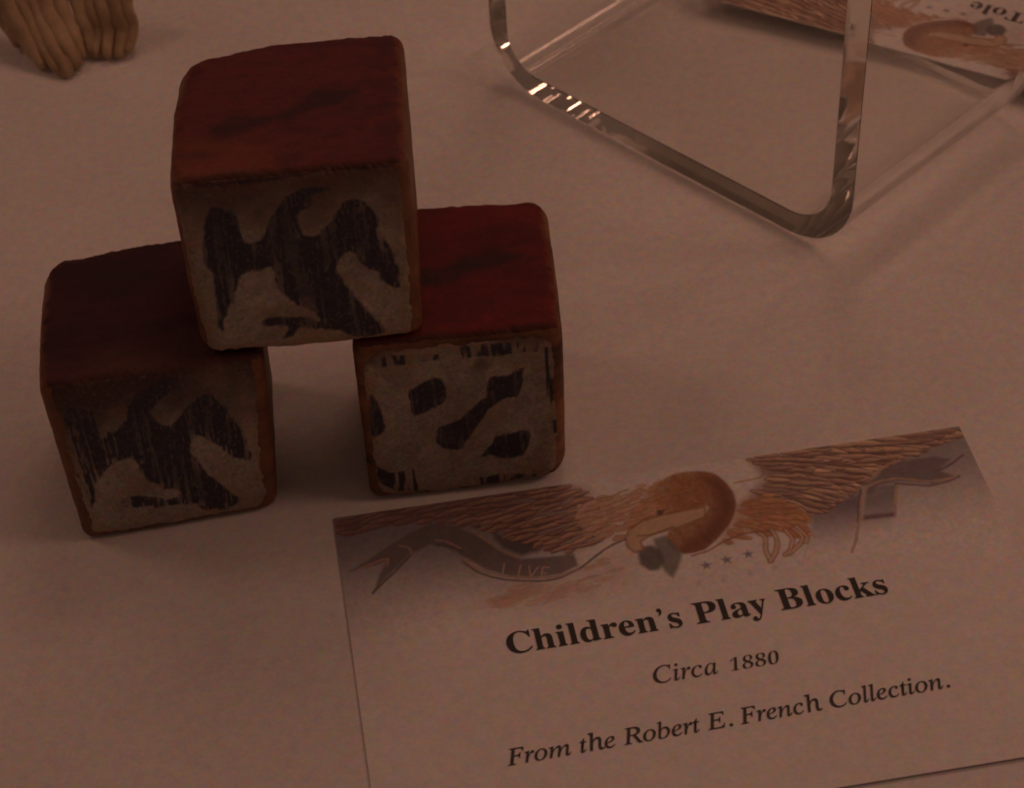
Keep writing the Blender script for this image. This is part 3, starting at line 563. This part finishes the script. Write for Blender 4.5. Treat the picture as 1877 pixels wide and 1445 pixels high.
# ---------------------------------------------------------------- clear acrylic riser
def build_riser():
    lf, rf = np.array(RISER['lf']), np.array(RISER['rf']); Lx = float(np.linalg.norm(rf - lf)); D = RISER['depth']
    ang = math.atan2(rf[1] - lf[1], rf[0] - lf[0])
    t, R, H = 0.15, 0.42, 3.0
    out = [(0, H)]; inn = [(t, H)]
    for k in range(13):
        a = math.pi + k / 12 * math.pi / 2
        out.append((R + R * math.cos(a), R + R * math.sin(a))); inn.append((R + (R - t) * math.cos(a), R + (R - t) * math.sin(a)))
    for k in range(13):
        a = 1.5 * math.pi + k / 12 * math.pi / 2
        out.append((Lx - R + R * math.cos(a), R + R * math.sin(a))); inn.append((Lx - R + (R - t) * math.cos(a), R + (R - t) * math.sin(a)))
    out.append((Lx, H)); inn.append((Lx - t, H))
    loop = out + inn[::-1]; n = len(loop); m = len(out)
    bv = 0.004
    def inset(i, s):   # shift a profile point inwards for the eased edge
        j = i if i < m else n - 1 - i
        o_, i_ = np.array(out[j]), np.array(inn[j]); v = (i_ - o_) / np.linalg.norm(i_ - o_) * s
        return (np.array(loop[i]) + (v if i < m else -v))
    rings = []
    for y, s in ((0, bv), (bv, 0), (D - bv, 0), (D, bv)):
        rings.append([(inset(i, s)[0], y, inset(i, s)[1] + 0.002) for i in range(n)])
    V = [v for r in rings for v in r]; F = []
    for k in range(3):
        for i in range(n):
            j = (i + 1) % n; F.append((k * n + i, k * n + j, (k + 1) * n + j, (k + 1) * n + i))
    for base, flip in ((0, 0), (3 * n, 1)):
        for i in range(m - 1):
            q = (base + i, base + n - 1 - i, base + n - 2 - i, base + i + 1)
            F.append(q[::-1] if flip else q)
    me = mesh_np('acrylic_sheet', V, F, False)
    import bmesh
    bm = bmesh.new(); bm.from_mesh(me); bmesh.ops.recalc_face_normals(bm, faces=bm.faces)
    for e in bm.edges:
        if len(e.link_faces) == 2: e.smooth = e.calc_face_angle(0) < 0.35
    bm.normal_update()
    for f_ in bm.faces:
        f_.smooth = True; f_.material_index = 1 if abs(f_.normal.y) > 0.9 else 0
    bm.to_mesh(me); bm.free()
    o = link('acrylic_riser', me, None, M_acr); me.materials.append(M_edge)
    o.location = [v * S for v in lf]; o.rotation_euler = (0, 0, ang)
    tag(o, 'clear bent acrylic riser with thick polished edges standing behind the card and blocks', 'display stand')
build_riser()

# ---------------------------------------------------------------- grooved carving in the corner
def tube(path, radii, seg=14, flat=1.0, seed=0):
    P = [np.array(p) for p in smooth_line(path, 7)]; n = len(P); V = []; F = []
    rs = np.interp(np.linspace(0, 1, n), np.linspace(0, 1, len(radii)), radii)
    view = np.array(CAM['C']) - P[n // 2]; view /= np.linalg.norm(view)
    for i in range(n):
        tng = P[min(i + 1, n - 1)] - P[max(i - 1, 0)]; tng /= np.linalg.norm(tng)
        a = np.cross(tng, view); a /= np.linalg.norm(a); b_ = np.cross(tng, a)
        for k in range(seg):
            th = 2 * math.pi * k / seg
            wob = 1 + 0.10 * math.sin(3 * th + i * 0.5 + seed) * 0.5 + 0.06 * math.sin(i * 0.9 + seed * 2 + th)
            V.append(P[i] + rs[i] * wob * (a * math.cos(th) + b_ * math.sin(th) * flat))
    for i in range(n - 1):
        for k in range(seg):
            F.append((i * seg + k, i * seg + (k + 1) % seg, (i + 1) * seg + (k + 1) % seg, (i + 1) * seg + k))
    # rounded ends
    me_v = list(V)
    for end, ring in ((0, 0), (n - 1, (n - 1) * seg)):
        d_ = (P[0] - P[1]) if end == 0 else (P[-1] - P[-2]); d_ /= np.linalg.norm(d_)
        r0 = rs[end]; prev = ring
        for q in (0.5, 0.85):
            base = len(me_v); c = P[end] + d_ * r0 * math.sin(q * math.pi / 2); sc = math.cos(q * math.pi / 2)
            for k in range(seg): me_v.append(c + (V[ring + k] - P[end]) * sc)
            for k in range(seg):
                quad = (prev + k, prev + (k + 1) % seg, base + (k + 1) % seg, base + k); F.append(quad if end else quad[::-1])
            prev = base
        base = len(me_v); me_v.append(P[end] + d_ * r0)
        for k in range(seg):
            quad = (prev + k, prev + (k + 1) % seg, base, base); F.append(quad)
    return me_v, F
def mesh_any(name, V, F):
    me = bpy.data.meshes.new(name)
    fs = []
    for f in F:
        g = []
        for i in f:
            if i not in g: g.append(i)
        if len(g) > 2: fs.append(g)
    me.from_pydata([tuple(float(c) * S for c in v) for v in V], [], fs); me.update()
    for p_ in me.polygons: p_.use_smooth = True
    import bmesh
    bm = bmesh.new(); bm.from_mesh(me); bmesh.ops.recalc_face_normals(bm, faces=bm.faces); bm.to_mesh(me); bm.free()
    return me
def build_carving():
    base = np.array(RIDGES[3][-1]) * np.array([1, 1, 0])
    root = empty('grooved_carving', base)
    tag(root, 'tan carved piece with long curved ridges, cut off by the top left corner', 'carving')
    wd = [0.050, 0.046, 0.044, 0.044, 0.054, 0.042, 0.046, 0.040, 0.048, 0.044, 0.042]
    for i, r in enumerate(RIDGES):
        pts = [np.array(p) - base for p in r]
        q = wd[i]
        V, F = tube(pts, [q * 1.25, q * 1.15, q * 1.05, q * 0.7], 18, 0.85, i)
        link('ridge', mesh_any('ridge', V, F), root, M_carve)
    for r, w_ in ((RIDGES[1], 0.055), (RIDGES[3], 0.075), (RIDGES[4], 0.06), (RIDGES[7], 0.065), (RIDGES[9], 0.06)):
        back = [np.array(p) - base + np.array([0.0, 0.015, -0.02]) for p in r]
        back[-1] = back[-1] * 0.9 + back[-2] * 0.1
        V, F = tube(back, [w_ * 1.6, w_ * 1.4, w_ * 1.1, w_ * 0.8], 20, 0.5, 3)
        link('core', mesh_any('core', V, F), root, M_carve)
build_carving()
